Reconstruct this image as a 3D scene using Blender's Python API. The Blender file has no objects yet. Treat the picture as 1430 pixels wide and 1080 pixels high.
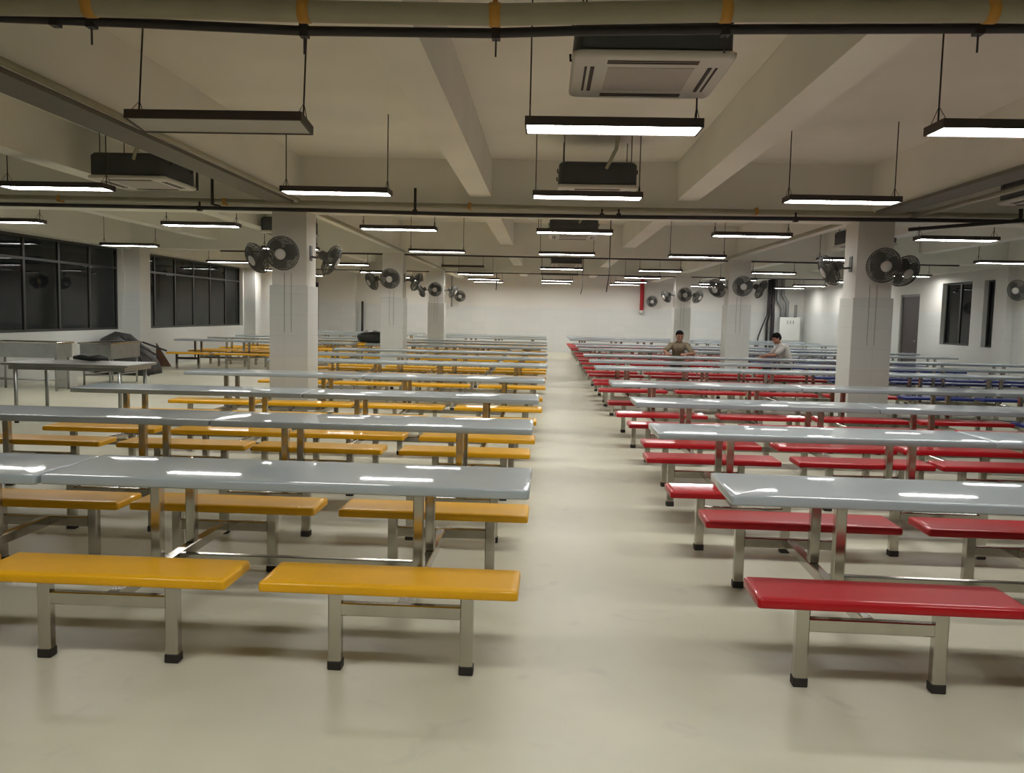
import bpy, math, random
from mathutils import Vector, Matrix
random.seed(7)
PI = math.pi
rd = math.radians
SC = bpy.context.scene
COL = SC.collection

# ------------------------------------------------------------------ materials
def lin(c):
    c /= 255.0
    return c/12.92 if c <= 0.04045 else ((c+0.055)/1.055)**2.4
def rgb(r, g, b): return (lin(r), lin(g), lin(b), 1.0)

def mat(name, col, rough=0.5, metal=0.0, coat=0.0, spec=None, var=0.0, scale=6.0, bump=0.0, bscale=40.0,
        stretch=(1, 1, 1)):
    """procedural material: base colour broken up by noise, optional bump"""
    m = bpy.data.materials.new(name); m.use_nodes = True
    nt = m.node_tree; b = nt.nodes['Principled BSDF']
    b.inputs['Base Color'].default_value = col
    b.inputs['Roughness'].default_value = rough
    b.inputs['Metallic'].default_value = metal
    b.inputs['Coat Weight'].default_value = coat
    b.inputs['Coat Roughness'].default_value = 0.04
    if spec is not None: b.inputs['Specular IOR Level'].default_value = spec
    tc = nt.nodes.new('ShaderNodeTexCoord')
    mp = nt.nodes.new('ShaderNodeMapping'); mp.inputs['Scale'].default_value = stretch
    nt.links.new(tc.outputs['Object'], mp.inputs['Vector'])
    if var > 0:
        n = nt.nodes.new('ShaderNodeTexNoise'); n.inputs['Scale'].default_value = scale; n.inputs['Detail'].default_value = 5
        nt.links.new(mp.outputs['Vector'], n.inputs['Vector'])
        r = nt.nodes.new('ShaderNodeValToRGB')
        r.color_ramp.elements[0].position = 0.3; r.color_ramp.elements[1].position = 0.7
        r.color_ramp.elements[0].color = (col[0]*(1-var), col[1]*(1-var), col[2]*(1-var), 1)
        r.color_ramp.elements[1].color = (min(1, col[0]*(1+var)), min(1, col[1]*(1+var)), min(1, col[2]*(1+var)), 1)
        nt.links.new(n.outputs['Fac'], r.inputs['Fac']); nt.links.new(r.outputs['Color'], b.inputs['Base Color'])
    if bump > 0:
        n2 = nt.nodes.new('ShaderNodeTexNoise'); n2.inputs['Scale'].default_value = bscale; n2.inputs['Detail'].default_value = 3
        nt.links.new(mp.outputs['Vector'], n2.inputs['Vector'])
        bp = nt.nodes.new('ShaderNodeBump'); bp.inputs['Strength'].default_value = bump; bp.inputs['Distance'].default_value = 0.01
        nt.links.new(n2.outputs['Fac'], bp.inputs['Height']); nt.links.new(bp.outputs['Normal'], b.inputs['Normal'])
    return m

def tile_mat(name, col, grout, split=None, upper=None, bw=0.6, bh=0.3):
    """glossy tiles below the height `split`, matt paint above it"""
    m = bpy.data.materials.new(name); m.use_nodes = True
    nt = m.node_tree; b = nt.nodes['Principled BSDF']
    g = nt.nodes.new('ShaderNodeNewGeometry'); s = nt.nodes.new('ShaderNodeSeparateXYZ')
    nt.links.new(g.outputs['Position'], s.inputs['Vector'])
    ad = nt.nodes.new('ShaderNodeMath'); ad.operation = 'ADD'
    nt.links.new(s.outputs['X'], ad.inputs[0]); nt.links.new(s.outputs['Y'], ad.inputs[1])
    c = nt.nodes.new('ShaderNodeCombineXYZ')
    nt.links.new(ad.outputs[0], c.inputs['X']); nt.links.new(s.outputs['Z'], c.inputs['Y'])
    br = nt.nodes.new('ShaderNodeTexBrick'); br.offset = 0.0
    br.inputs['Scale'].default_value = 1.0; br.inputs['Brick Width'].default_value = bw; br.inputs['Row Height'].default_value = bh
    br.inputs['Mortar Size'].default_value = 0.003; br.inputs['Mortar Smooth'].default_value = 0.1
    br.inputs['Color1'].default_value = col
    br.inputs['Color2'].default_value = (col[0]*.96, col[1]*.96, col[2]*.96, 1)
    br.inputs['Mortar'].default_value = grout
    nt.links.new(c.outputs['Vector'], br.inputs['Vector'])
    b.inputs['Roughness'].default_value = 0.28
    if split is None:
        nt.links.new(br.outputs['Color'], b.inputs['Base Color'])
        return m
    gt = nt.nodes.new('ShaderNodeMath'); gt.operation = 'GREATER_THAN'; gt.inputs[1].default_value = split
    nt.links.new(s.outputs['Z'], gt.inputs[0])
    mx = nt.nodes.new('ShaderNodeMix'); mx.data_type = 'RGBA'
    nt.links.new(gt.outputs[0], mx.inputs['Factor'])
    nt.links.new(br.outputs['Color'], mx.inputs[6]); mx.inputs[7].default_value = upper
    nt.links.new(mx.outputs[2], b.inputs['Base Color'])
    mr = nt.nodes.new('ShaderNodeMapRange'); mr.inputs['To Min'].default_value = 0.28; mr.inputs['To Max'].default_value = 0.85
    nt.links.new(gt.outputs[0], mr.inputs['Value']); nt.links.new(mr.outputs['Result'], b.inputs['Roughness'])
    return m

def floor_mat():
    m = bpy.data.materials.new('epoxy_floor'); m.use_nodes = True
    nt = m.node_tree; b = nt.nodes['Principled BSDF']
    tc = nt.nodes.new('ShaderNodeTexCoord')
    n = nt.nodes.new('ShaderNodeTexNoise'); n.inputs['Scale'].default_value = 0.9; n.inputs['Detail'].default_value = 9; n.inputs['Roughness'].default_value = 0.62
    nt.links.new(tc.outputs['Object'], n.inputs['Vector'])
    r = nt.nodes.new('ShaderNodeValToRGB')
    r.color_ramp.elements[0].position = 0.25; r.color_ramp.elements[1].position = 0.7
    r.color_ramp.elements[0].color = rgb(183, 181, 161); r.color_ramp.elements[1].color = rgb(202, 199, 178)
    nt.links.new(n.outputs['Fac'], r.inputs['Fac'])
    n3 = nt.nodes.new('ShaderNodeTexNoise'); n3.inputs['Scale'].default_value = 3.2; n3.inputs['Detail'].default_value = 8; n3.inputs['Distortion'].default_value = 1.2
    nt.links.new(tc.outputs['Object'], n3.inputs['Vector'])
    r3 = nt.nodes.new('ShaderNodeValToRGB')
    r3.color_ramp.elements[0].position = 0.60; r3.color_ramp.elements[1].position = 0.74
    r3.color_ramp.elements[0].color = (0, 0, 0, 1); r3.color_ramp.elements[1].color = (0.35, 0.35, 0.35, 1)
    nt.links.new(n3.outputs['Fac'], r3.inputs['Fac'])
    mx = nt.nodes.new('ShaderNodeMix'); mx.data_type = 'RGBA'
    nt.links.new(r3.outputs['Color'], mx.inputs['Factor'])
    nt.links.new(r.outputs['Color'], mx.inputs[6]); mx.inputs[7].default_value = rgb(158, 157, 147)
    nt.links.new(mx.outputs[2], b.inputs['Base Color'])
    mr = nt.nodes.new('ShaderNodeMapRange'); mr.inputs['To Min'].default_value = 0.30; mr.inputs['To Max'].default_value = 0.5
    nt.links.new(n.outputs['Fac'], mr.inputs['Value']); nt.links.new(mr.outputs['Result'], b.inputs['Roughness'])
    b.inputs['Specular IOR Level'].default_value = 0.4
    bp = nt.nodes.new('ShaderNodeBump'); bp.inputs['Strength'].default_value = 0.08; bp.inputs['Distance'].default_value = 0.01
    nt.links.new(n3.outputs['Fac'], bp.inputs['Height']); nt.links.new(bp.outputs['Normal'], b.inputs['Normal'])
    return m

def emit_mat(name, col, strength):
    m = bpy.data.materials.new(name); m.use_nodes = True
    nt = m.node_tree; b = nt.nodes['Principled BSDF']
    b.inputs['Base Color'].default_value = (.8, .8, .8, 1)
    b.inputs['Emission Color'].default_value = col; b.inputs['Emission Strength'].default_value = strength
    return m

def glass_mat():
    m = bpy.data.materials.new('dark_window_glass'); m.use_nodes = True
    b = m.node_tree.nodes['Principled BSDF']
    b.inputs['Base Color'].default_value = (.55, .58, .56, 1); b.inputs['Roughness'].default_value = 0.02
    b.inputs['Transmission Weight'].default_value = 1.0; b.inputs['IOR'].default_value = 1.2
    return m

LAMP = 34.5
M = dict(
    floor=floor_mat(),
    ceiling=mat('ceiling_paint', rgb(228, 226, 216), 0.9, var=0.05, scale=0.8),
    wall=tile_mat('tiled_wall', rgb(206, 208, 205), rgb(192, 194, 191), 1.92, rgb(212, 209, 203)),
    column_paint=mat('column_paint', rgb(216, 213, 206), 0.85, var=0.03, scale=2),
    column_tile=tile_mat('column_tiles', rgb(204, 206, 201), rgb(190, 192, 187)),
    steel=mat('stainless_steel', (.50, .475, .43, 1), 0.15, 1.0, var=0.08, scale=9, stretch=(1, 1, .1)),
    brushed=mat('brushed_steel', (.38, .39, .38, 1), 0.36, 1.0, var=0.08, scale=6),
    rubber=mat('black_rubber', rgb(38, 33, 30), 0.7, var=.1),
    top=mat('grey_fibreglass_top', rgb(164, 176, 182), 0.45, coat=0.8, var=0.06, scale=1.6, bump=0.05, bscale=3),
    yellow=mat('yellow_fibreglass', rgb(230, 170, 8), 0.45, spec=.3, coat=0.4, var=0.07, scale=3, bump=0.04, bscale=4),
    red=mat('red_fibreglass', rgb(172, 4, 20), 0.45, spec=.3, coat=0.4, var=0.07, scale=3, bump=0.04, bscale=4),
    blue=mat('blue_fibreglass', rgb(38, 50, 118), 0.45, spec=.3, coat=0.4, var=0.07, scale=3, bump=0.04, bscale=4),
    lamp_frame=mat('lamp_frame_black', rgb(62, 54, 50), 0.5, var=.05),
    lamp_on=emit_mat('lamp_diffuser_lit', (1.0, .985, .95, 1), LAMP),
    lamp_off=mat('lamp_diffuser_unlit', rgb(188, 188, 180), 0.5, var=.02),
    wire=mat('suspension_wire', rgb(60, 56, 52), 0.5, .6, var=.05),
    white_pipe=mat('white_pvc', rgb(158, 153, 130), 0.45, var=.05),
    black_pipe=mat('black_pvc', rgb(44, 40, 42), 0.5, var=.08),
    strap=mat('yellow_strap', rgb(190, 140, 60), 0.6, var=.08),
    red_pipe=mat('red_pipe_paint', rgb(170, 34, 44), 0.4, var=.06),
    ac_body=mat('dark_ac_housing', rgb(66, 68, 70), 0.6, var=.08),
    ac_panel=mat('white_ac_panel', rgb(200, 196, 188), 0.5, var=.02),
    ac_grille=mat('ac_grille_grey', rgb(172, 166, 160), 0.6, var=.03),
    ac_slot=mat('ac_slot_dark', rgb(62, 52, 48), 0.7, var=.05),
    fan_wire=mat('fan_guard_grey', rgb(84, 84, 80), 0.45, .3, var=.05),
    fan_blade=mat('fan_blade_grey', rgb(112, 112, 107), 0.5, var=.05),
    fan_motor=mat('fan_motor_grey', rgb(92, 90, 86), 0.5, var=.05),
    fan_cap=mat('fan_cap_pale', rgb(186, 184, 178), 0.4, var=.03),
    win_frame=mat('dark_window_frame', rgb(62, 62, 60), 0.5, .3, var=.05),
    glass=glass_mat(),
    door=mat('dark_door_leaf', rgb(62, 50, 50), 0.5, var=.08, scale=3),
    door_frame=mat('grey_door_frame', rgb(120, 118, 114), 0.5, var=.04),
    panel=mat('cabinet_white', rgb(212, 214, 210), 0.4, var=.02),
    duct=mat('grey_conduit', rgb(150, 152, 150), 0.45, .4, var=.05),
    skin=mat('skin', rgb(150, 104, 84), 0.55, var=.08, scale=12),
    hair=mat('black_hair', rgb(20, 17, 17), 0.95, spec=.15, var=.2, scale=60),
    shirt_brown=mat('olive_brown_cloth', rgb(112, 100, 80), 0.9, var=.12, scale=14),
    shirt_grey=mat('pale_grey_cloth', rgb(176, 172, 166), 0.9, var=.08, scale=14),
    trousers=mat('dark_cloth', rgb(48, 48, 56), 0.9, var=.1, scale=14),
    eye=mat('eye', rgb(20, 16, 16), 0.2, var=.05),
    tarp=mat('black_tarpaulin', rgb(44, 44, 42), 0.55, var=.2, scale=8, bump=.4, bscale=14),
    wood=mat('brown_board', rgb(96, 66, 50), 0.6, var=.2, scale=8),
    carton=mat('white_carton', rgb(206, 206, 200), 0.7, var=.05),
    plastic_bag=mat('black_plastic', rgb(36, 38, 36), 0.4, var=.2, scale=14, bump=.3, bscale=20),
    tray=mat('grey_cable_tray', rgb(112, 108, 98), 0.6, .2, var=.06),
    switch=mat('grey_box', rgb(150, 148, 144), 0.5, var=.04),
)

# ------------------------------------------------------------------ mesh builder
class MB:
    def __init__(s): s.v = []; s.f = []; s.smooth = []
    def add(s, vs, fs, smooth=False):
        o = len(s.v); s.v += [tuple(v) for v in vs]
        s.f += [tuple(i+o for i in f) for f in fs]; s.smooth += [smooth]*len(fs)
        return s
    def box(s, x0, x1, y0, y1, z0, z1):
        vs = [(x, y, z) for z in (z0, z1) for y in (y0, y1) for x in (x0, x1)]
        return s.add(vs, [(0, 2, 3, 1), (4, 5, 7, 6), (0, 1, 5, 4), (2, 6, 7, 3), (0, 4, 6, 2), (1, 3, 7, 5)])
    def cbox(s, x0, x1, y0, y1, z0, z1, c=.004):
        """box with chamfered edges"""
        vs = []; idx = {}
        X, Y, Z = (x0, x1), (y0, y1), (z0, z1)
        for i in (0, 1):
            for j in (0, 1):
                for k in (0, 1):
                    sx, sy, sz = (1-2*i), (1-2*j), (1-2*k)
                    p = (X[i], Y[j], Z[k])
                    idx[i, j, k, 'x'] = len(vs); vs.append((p[0], p[1]+sy*c, p[2]+sz*c))
                    idx[i, j, k, 'y'] = len(vs); vs.append((p[0]+sx*c, p[1], p[2]+sz*c))
                    idx[i, j, k, 'z'] = len(vs); vs.append((p[0]+sx*c, p[1]+sy*c, p[2]))
        fs = []
        cyc = [(0, 0), (1, 0), (1, 1), (0, 1)]
        for a in (0, 1):
            q = [idx[a, j, k, 'x'] for j, k in cyc]; fs.append(q if a else q[::-1])
            q = [idx[j, a, k, 'y'] for j, k in cyc]; fs.append(q[::-1] if a else q)
            q = [idx[j, k, a, 'z'] for j, k in cyc]; fs.append(q if a else q[::-1])
        for a in (0, 1):
            for b in (0, 1):
                q = [idx[a, b, 0, 'x'], idx[a, b, 1, 'x'], idx[a, b, 1, 'y'], idx[a, b, 0, 'y']]; fs.append(q if (a != b) else q[::-1])
                q = [idx[a, 0, b, 'x'], idx[a, 1, b, 'x'], idx[a, 1, b, 'z'], idx[a, 0, b, 'z']]; fs.append(q[::-1] if (a != b) else q)
                q = [idx[0, a, b, 'y'], idx[1, a, b, 'y'], idx[1, a, b, 'z'], idx[0, a, b, 'z']]; fs.append(q if (a != b) else q[::-1])
                for k in (0, 1):
                    q = [idx[a, b, k, 'x'], idx[a, b, k, 'y'], idx[a, b, k, 'z']]
                    fs.append(q if ((a+b+k) % 2) else q[::-1])
        return s.add(vs, fs)
    def tube(s, pts, r, n=8, cap=True):
        """round tube through points; r a number or one per point"""
        pts = [Vector(p) for p in pts]
        rs = r if isinstance(r, (list, tuple)) else [r]*len(pts)
        vs = []; up = None
        for i, p in enumerate(pts):
            d = (pts[min(i+1, len(pts)-1)]-pts[max(i-1, 0)])
            d = d.normalized() if d.length > 1e-9 else Vector((0, 0, 1))
            if up is None:
                up = Vector((0, 0, 1)) if abs(d.z) < .9 else Vector((1, 0, 0))
            a = d.cross(up).normalized(); b = a.cross(d).normalized(); up = b
            for k in range(n):
                t = 2*PI*k/n; vs.append(p+(a*math.cos(t)+b*math.sin(t))*rs[i])
        fs = []
        for i in range(len(pts)-1):
            for k in range(n):
                k2 = (k+1) % n
                fs.append((i*n+k, (i+1)*n+k, (i+1)*n+k2, i*n+k2))
        if cap:
            fs.append(tuple(range(n))); fs.append(tuple((len(pts)-1)*n+k for k in range(n))[::-1])
        return s.add(vs, fs, True)
    def ring(s, c, R, r, axis='y', n=32, m=4):
        vs = []; fs = []
        for i in range(n):
            t = 2*PI*i/n
            for k in range(m):
                q = 2*PI*k/m; rad = R+r*math.cos(q); h = r*math.sin(q)
                if axis == 'y': vs.append((c[0]+rad*math.cos(t), c[1]+h, c[2]+rad*math.sin(t)))
                else: vs.append((c[0]+rad*math.cos(t), c[1]+rad*math.sin(t), c[2]+h))
        for i in range(n):
            for k in range(m):
                i2 = (i+1) % n; k2 = (k+1) % m
                fs.append((i*m+k, i2*m+k, i2*m+k2, i*m+k2))
        return s.add(vs, fs, True)
    def lathe(s, prof, c=(0, 0, 0), axis='z', n=20):
        """prof: list of (radius, height)"""
        vs = []; fs = []
        for r, h in prof:
            for k in range(n):
                t = 2*PI*k/n
                if axis == 'z': vs.append((c[0]+r*math.cos(t), c[1]+r*math.sin(t), c[2]+h))
                else: vs.append((c[0]+r*math.cos(t), c[1]+h, c[2]-r*math.sin(t)))
        for i in range(len(prof)-1):
            for k in range(n):
                k2 = (k+1) % n; fs.append((i*n+k, i*n+k2, (i+1)*n+k2, (i+1)*n+k))
        fs.append(tuple(range(n))[::-1]); fs.append(tuple((len(prof)-1)*n+k for k in range(n)))
        return s.add(vs, fs, True)
    def slab(s, cx, cy, w, d, layers, rc=.03, seg=4):
        """rounded-corner slab; layers: list of (z, inset)"""
        def outline(ins):
            hw, hd = w/2-ins, d/2-ins; r = max(.002, rc-ins*.6); pts = []
            for q, (sx, sy) in enumerate(((1, 1), (-1, 1), (-1, -1), (1, -1))):
                for i in range(seg+1):
                    t = PI/2*(q+i/seg)
                    pts.append((cx+sx*(hw-r)+r*math.cos(t), cy+sy*(hd-r)+r*math.sin(t)))
            return pts
        vs = []; fs = []; n = 4*(seg+1)
        for z, ins in layers: vs += [(x, y, z) for x, y in outline(ins)]
        for i in range(len(layers)-1):
            for k in range(n):
                k2 = (k+1) % n; fs.append((i*n+k, i*n+k2, (i+1)*n+k2, (i+1)*n+k))
        o = len(s.v)
        s.add(vs, fs, True)
        s.f += [tuple(o+k for k in range(n))[::-1], tuple(o+(len(layers)-1)*n+k for k in range(n))]; s.smooth += [False, False]
        return s
    def sphere(s, c, r, n=12, m=8, sc=(1, 1, 1)):
        vs = [(c[0], c[1], c[2]-r*sc[2])]; fs = []
        for i in range(1, m):
            p = -PI/2+PI*i/m
            for k in range(n):
                t = 2*PI*k/n
                vs.append((c[0]+r*sc[0]*math.cos(p)*math.cos(t), c[1]+r*sc[1]*math.cos(p)*math.sin(t), c[2]+r*sc[2]*math.sin(p)))
        vs.append((c[0], c[1], c[2]+r*sc[2])); L = len(vs)-1
        for k in range(n):
            k2 = (k+1) % n
            fs.append((0, 1+k2, 1+k)); fs.append((L, L-n+k, L-n+k2))
            for i in range(m-2):
                a = 1+i*n; fs.append((a+k, a+k2, a+n+k2, a+n+k))
        return s.add(vs, fs, True)
    def rot(s, m4):
        s.v = [tuple(m4 @ Vector(v)) for v in s.v]; return s
    def mesh(s, name):
        me = bpy.data.meshes.new(name); me.from_pydata(s.v, [], s.f); me.polygons.foreach_set('use_smooth', s.smooth); me.update()
        return me
    def build(s, name, m, parent=None, loc=None):
        o = bpy.data.objects.new(name, s.mesh(name)); COL.objects.link(o)
        o.data.materials.append(m)
        if parent: o.parent = parent
        if loc: o.location = loc
        return o

def tag(o, label=None, cat=None, group=None, kind=None):
    if label: o['label'] = label
    if cat: o['category'] = cat
    if group: o['group'] = group
    if kind: o['kind'] = kind
    return o
def empty(name, loc=(0, 0, 0), rz=0):
    o = bpy.data.objects.new(name, None); COL.objects.link(o); o.empty_display_size = .2
    o.location = loc; o.rotation_euler = (0, 0, rz); return o
def copy_tree(o, parent=None):
    c = o.copy(); COL.objects.link(c)
    if parent: c.parent = parent
    for ch in list(o.children): copy_tree(ch, c)
    return c
def struct(o, label, cat): return tag(o, label, cat, kind='structure')

ORD = ['front', 'second', 'third', 'fourth', 'fifth', 'sixth', 'seventh', 'eighth', 'ninth', 'tenth', 'eleventh', 'twelfth', 'thirteenth']
ORD1 = ['first'] + ORD[1:]

# ------------------------------------------------------------------ room shell
XL, XR, YN, YF, ZC = -10.3, 11.0, -3.0, 36.8, 3.75
fl = MB().box(XL-.25, XR+.25, YN-.2, YF+.2, -.1, 0).build('floor', M['floor'])
struct(fl, 'beige scuffed epoxy floor of the canteen hall', 'floor')
ce = MB().box(XL-.25, XR+.25, YN-.2, YF+.2, ZC, ZC+.15).build('ceiling', M['ceiling'])
struct(ce, 'beige painted concrete ceiling slab between the beams', 'ceiling')

def wall_with_holes(name, x0, x1, spans, label):
    """wall along Y with openings spans=[(y0,y1,z0,z1)]"""
    b = MB(); y = YN
    for (a, c, z0, z1) in sorted(spans):
        b.box(x0, x1, y, a, 0, ZC)
        if z0 > 0: b.box(x0, x1, a, c, 0, z0)
        b.box(x0, x1, a, c, z1, ZC)
        y = c
    b.box(x0, x1, y, YF, 0, ZC)
    struct(b.build(name, M['wall']), label, 'wall')
WL = [(5.0, 12.2, 1.0, 2.95), (13.0, 20.4, 1.0, 2.95), (21.15, 28.7, 1.0, 2.95)]
WR = [(22.5, 24.15, 1.02, 2.7), (21.1, 21.9, 1.02, 2.7), (25.55, 26.9, 0.0, 2.45)]
wall_with_holes('wall_left', XL-.22, XL, WL, 'left wall below and between the long dark windows')
wall_with_holes('wall_right', XR, XR+.22, WR, 'right wall with two narrow windows and a dark door')
struct(MB().box(XL, XR, YF, YF+.2, 0, ZC).build('wall_far', M['wall']), 'bright white far end wall of the hall', 'wall')
struct(MB().box(XL, XR, YN-.2, YN, 0, ZC).build('wall_near', M['wall']), 'near end wall behind the viewer', 'wall')
struct(MB().box(-9.75, -8.2, 36.35, YF, 0, ZC).build('trim_1', M['wall']), 'shallow grey projection at the left end of the far wall', 'wall')

def window(n, side, y0, y1, z0, z1, nm, transom, label):
    x = (XL-.14) if side < 0 else (XR+.14)
    b = MB(); t = .05
    b.box(x-.03, x+.03, y0, y0+t, z0, z1); b.box(x-.03, x+.03, y1-t, y1, z0, z1)
    b.box(x-.03, x+.03, y0, y1, z0, z0+t); b.box(x-.03, x+.03, y0, y1, z1-t, z1)
    w = empty('window_%d' % n, (0, 0, 0)); struct(w, label, 'window')
    b.build('window_frame', M['win_frame'], w)
    ys = [y0+(y1-y0)*i/nm for i in range(nm+1)]
    for yy in ys[1:-1]:
        MB().box(x-.025, x+.025, yy-.035, yy+.035, z0+t, z1-t).build('mullion', M['win_frame'], w)
    if transom:
        MB().box(x-.026, x+.026, y0+t, y1-t, transom-.025, transom+.025).build('transom', M['win_frame'], w)
    for a, c in zip(ys[:-1], ys[1:]):
        MB().box(x-.004, x+.004, a+.02, c-.02, z0+.03, z1-.03).build('pane', M['glass'], w)
window(1, -1, 13.0, 20.4, 1.0, 2.95, 6, 2.48, 'long dark window on the left wall nearest the viewer')
window(2, -1, 21.15, 28.7, 1.0, 2.95, 6, 2.48, 'long dark window on the left wall beyond the pilaster')
window(3, 1, 22.5, 24.15, 1.02, 2.7, 2, None, 'two-pane dark window on the right wall beside the door')
window(4, 1, 21.1, 21.9, 1.02, 2.7, 1, None, 'narrow dark window on the right wall beside the pilaster')
window(5, -1, 5.0, 12.2, 1.0, 2.95, 6, 2.48, 'long dark window on the left wall outside the picture')

def door(n, b_frame, b_leaf, b_handle, label):
    d = empty('door_%d' % n); struct(d, label, 'door')
    b_frame.build('door_frame', M['door_frame'], d)
    lf = b_leaf.build('door_leaf', M['door'], d)
    b_handle.build('handle', M['steel'], lf)
x = XR+.08
door(1, MB().box(x-.05, x+.05, 25.55, 25.62, 0, 2.45).box(x-.05, x+.05, 26.83, 26.9, 0, 2.45).box(x-.05, x+.05, 25.55, 26.9, 2.38, 2.45),
     MB().box(x-.02, x+.03, 25.62, 26.83, .01, 2.38), MB().tube([(x-.02, 25.75, 1.05), (x-.07, 25.75, 1.05), (x-.07, 25.9, 1.05)], .012, 6),
     'dark brown door in the right wall behind the tiled column')
door(2, MB().box(-10.29, -10.24, YF-.06, YF, 0, 2.78).box(-9.83, -9.78, YF-.06, YF, 0, 2.78).box(-10.29, -9.78, YF-.06, YF, 2.73, 2.78),
     MB().box(-10.24, -9.83, YF-.045, YF, .01, 2.73), MB().tube([(-9.9, YF-.045, 1.05), (-9.9, YF-.1, 1.05), (-10.0, YF-.1, 1.05)], .012, 6),
     'narrow black door at the left end of the far wall')

# columns, pilasters and beams
CX, CW = (-3.7, 4.6), .5
COLY = (3.6, 12.2, 20.5, 28.8)
lr = ('left', 'right')
cn = 0
for j, y in enumerate(COLY[1:]):
    for i, cx in enumerate(CX):
        c = empty('column', (cx, y+CW/2, 0))
        struct(c, '%s white square column with tiled base in the row %s of the aisle' % (('nearest', 'middle', 'farthest')[j], lr[i]), 'column')
        MB().box(-CW/2, CW/2, -CW/2, CW/2, 1.9, 2.99).build('shaft', M['column_paint'], c)
        MB().cbox(-CW/2-.03, CW/2+.03, -CW/2-.03, CW/2+.03, 0, 1.92, .006).build('tile_cladding', M['column_tile'], c)
        for dx in (-.06, .04):
            MB().box(dx-.004, dx+.004, -CW/2-.036, -CW/2-.029, 1.25, 2.1).build('wire_duct', M['switch'], c)
for (x0, x1, s) in ((XL, XL+.4, 'left'), (XR-.17, XR, 'right')):
    for j, y in enumerate(COLY[1:]):
        struct(MB().box(x0, x1, y-.004, y+.55, 0, 2.988).build('pilaster', M['wall']),
               '%s pilaster standing out from the %s wall' % (('nearest', 'middle', 'farthest')[j], s), 'column')
for j, (y, w) in enumerate(((3.6, .45), (12.2, .5), (20.5, .5), (28.8, .5))):
    struct(MB().box(XL, XR, y, y+w, 2.99 if j else 3.06, ZC).build('ceiling_beam', M['ceiling']),
           '%s ceiling beam running across the hall' % ('front', 'second', 'third', 'fourth')[j], 'beam')
for i, cx in enumerate(CX):
    struct(MB().box(cx-.1, cx+.17, YN, YF, 3.09, ZC-.001).build('ceiling_beam', M['ceiling']),
           'deep ceiling beam along the %s column row' % lr[i], 'beam')
for cx, t in ((-.95, 'first shallow ceiling beam left of the aisle'), (1.95, 'first shallow ceiling beam right of the aisle'),
              (-5.9, 'shallow ceiling beam left of the left column row'), (-8.1, 'shallow ceiling beam nearest the left wall'),
              (6.7, 'shallow ceiling beam right of the right column row'), (8.9, 'shallow ceiling beam nearest the right wall')):
    struct(MB().box(cx-.15, cx+.15, YN, YF, 3.22, ZC-.0015).build('ceiling_beam', M['ceiling']), t, 'beam')
struct(MB().box(XL, XL+.2, YN, YF, 2.96, ZC-.002).build('ceiling_beam', M['ceiling']), 'edge beam above the left windows', 'beam')
struct(MB().box(XR-.2, XR, YN, YF, 2.96, ZC-.002).build('ceiling_beam', M['ceiling']), 'edge beam above the right windows', 'beam')

# ------------------------------------------------------------------ canteen tables with attached benches
SEAT_X, LEG_X, SEAT_Y = .62, .655, .67
def make_table(detail, seatmat):
    t = empty('canteen_table')
    top = MB().slab(0, 0, 2.388, .6, [(.70, .006), (.703, .001), (.707, 0), (.738, 0), (.7435, .002), (.7460, .006), (.7470, .012)]+[(.7505-.0038*((.3-q)/.3)**2, q) for q in (.03, .06, .1, .14, .18, .22, .26, .29)], rc=.016)
    top.build('tabletop', M['top'], t)
    for sx in (-1, 1):
        for sy in (-1, 1):
            MB().slab(sx*SEAT_X, sy*SEAT_Y, 1.1, .31,
                      [(.384, .006), (.387, .001), (.391, 0), (.414, 0), (.421, .002), (.426, .007), (.429, .016), (.4305, .03)], rc=.016).build('bench_seat', seatmat, t)
    fr = MB() if not detail else None
    def part(name, b, m):
        if detail: return b.build(name, m, t)
        fr.v_off = len(fr.v); fr.add(b.v, b.f); return None
    for sx in (-1, 1):
        for sy in (-1, 1):
            for k in (-1, 1):
                X, Y = sx*LEG_X+k*.29, sy*SEAT_Y
                lg = part('bench_leg', MB().cbox(X-.0285, X+.0285, Y-.025, Y+.025, .035, .386, .005), M['steel'])
                if detail: MB().cbox(X-.0315, X+.0315, Y-.028, Y+.028, 0, .042, .004).build('rubber_foot', M['rubber'], lg)
                else: fr.add(*_b(MB().cbox(X-.0315, X+.0315, Y-.028, Y+.028, 0, .042, .004)))
            part('crossbar', MB().cbox(sx*LEG_X-.266, sx*LEG_X+.266, sy*SEAT_Y-.02, sy*SEAT_Y+.02, .245, .303, .005), M['steel'])
            X, Y = sx*LEG_X, sy*.2
            part('table_leg', MB().cbox(X-.026, X+.026, Y-.026, Y+.026, .300, .702, .005), M['steel'])
        X = sx*LEG_X
        part('side_beam', MB().cbox(X-.025, X+.025, -SEAT_Y+.019, SEAT_Y-.019, .243, .301, .005), M['steel'])
    part('centre_beam', MB().cbox(-LEG_X+.024, LEG_X-.024, -.02, .02, .247, .297, .005), M['steel'])
    if not detail: fr.build('frame', M['steel'], t)
    return t
def _b(b): return b.v, b.f
protos = {}
def place_table(side, row, k, xc, yf, rz=0, shared=None):
    colr = 'yellow' if side == 'left' else ('red' if k < 2 else 'blue')
    det = row < 7
    key = (colr, det)
    if key not in protos: o = protos[key] = make_table(det, M[colr])
    else: o = copy_tree(protos[key])
    o.location = (xc, yf+.3, 0); o.rotation_euler = (0, 0, rz)
    pos = ('nearest the aisle', 'second from the aisle', 'third from the aisle', 'fourth from the aisle')[k]
    tag(o, 'grey table with %s benches, %s row %s of aisle, %s' % (colr, ORD[row], side, pos), 'table',
        'canteen tables with %s benches %s of the aisle' % (colr, side))
    return o
P = 2.396; HALF = 1.194
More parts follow.
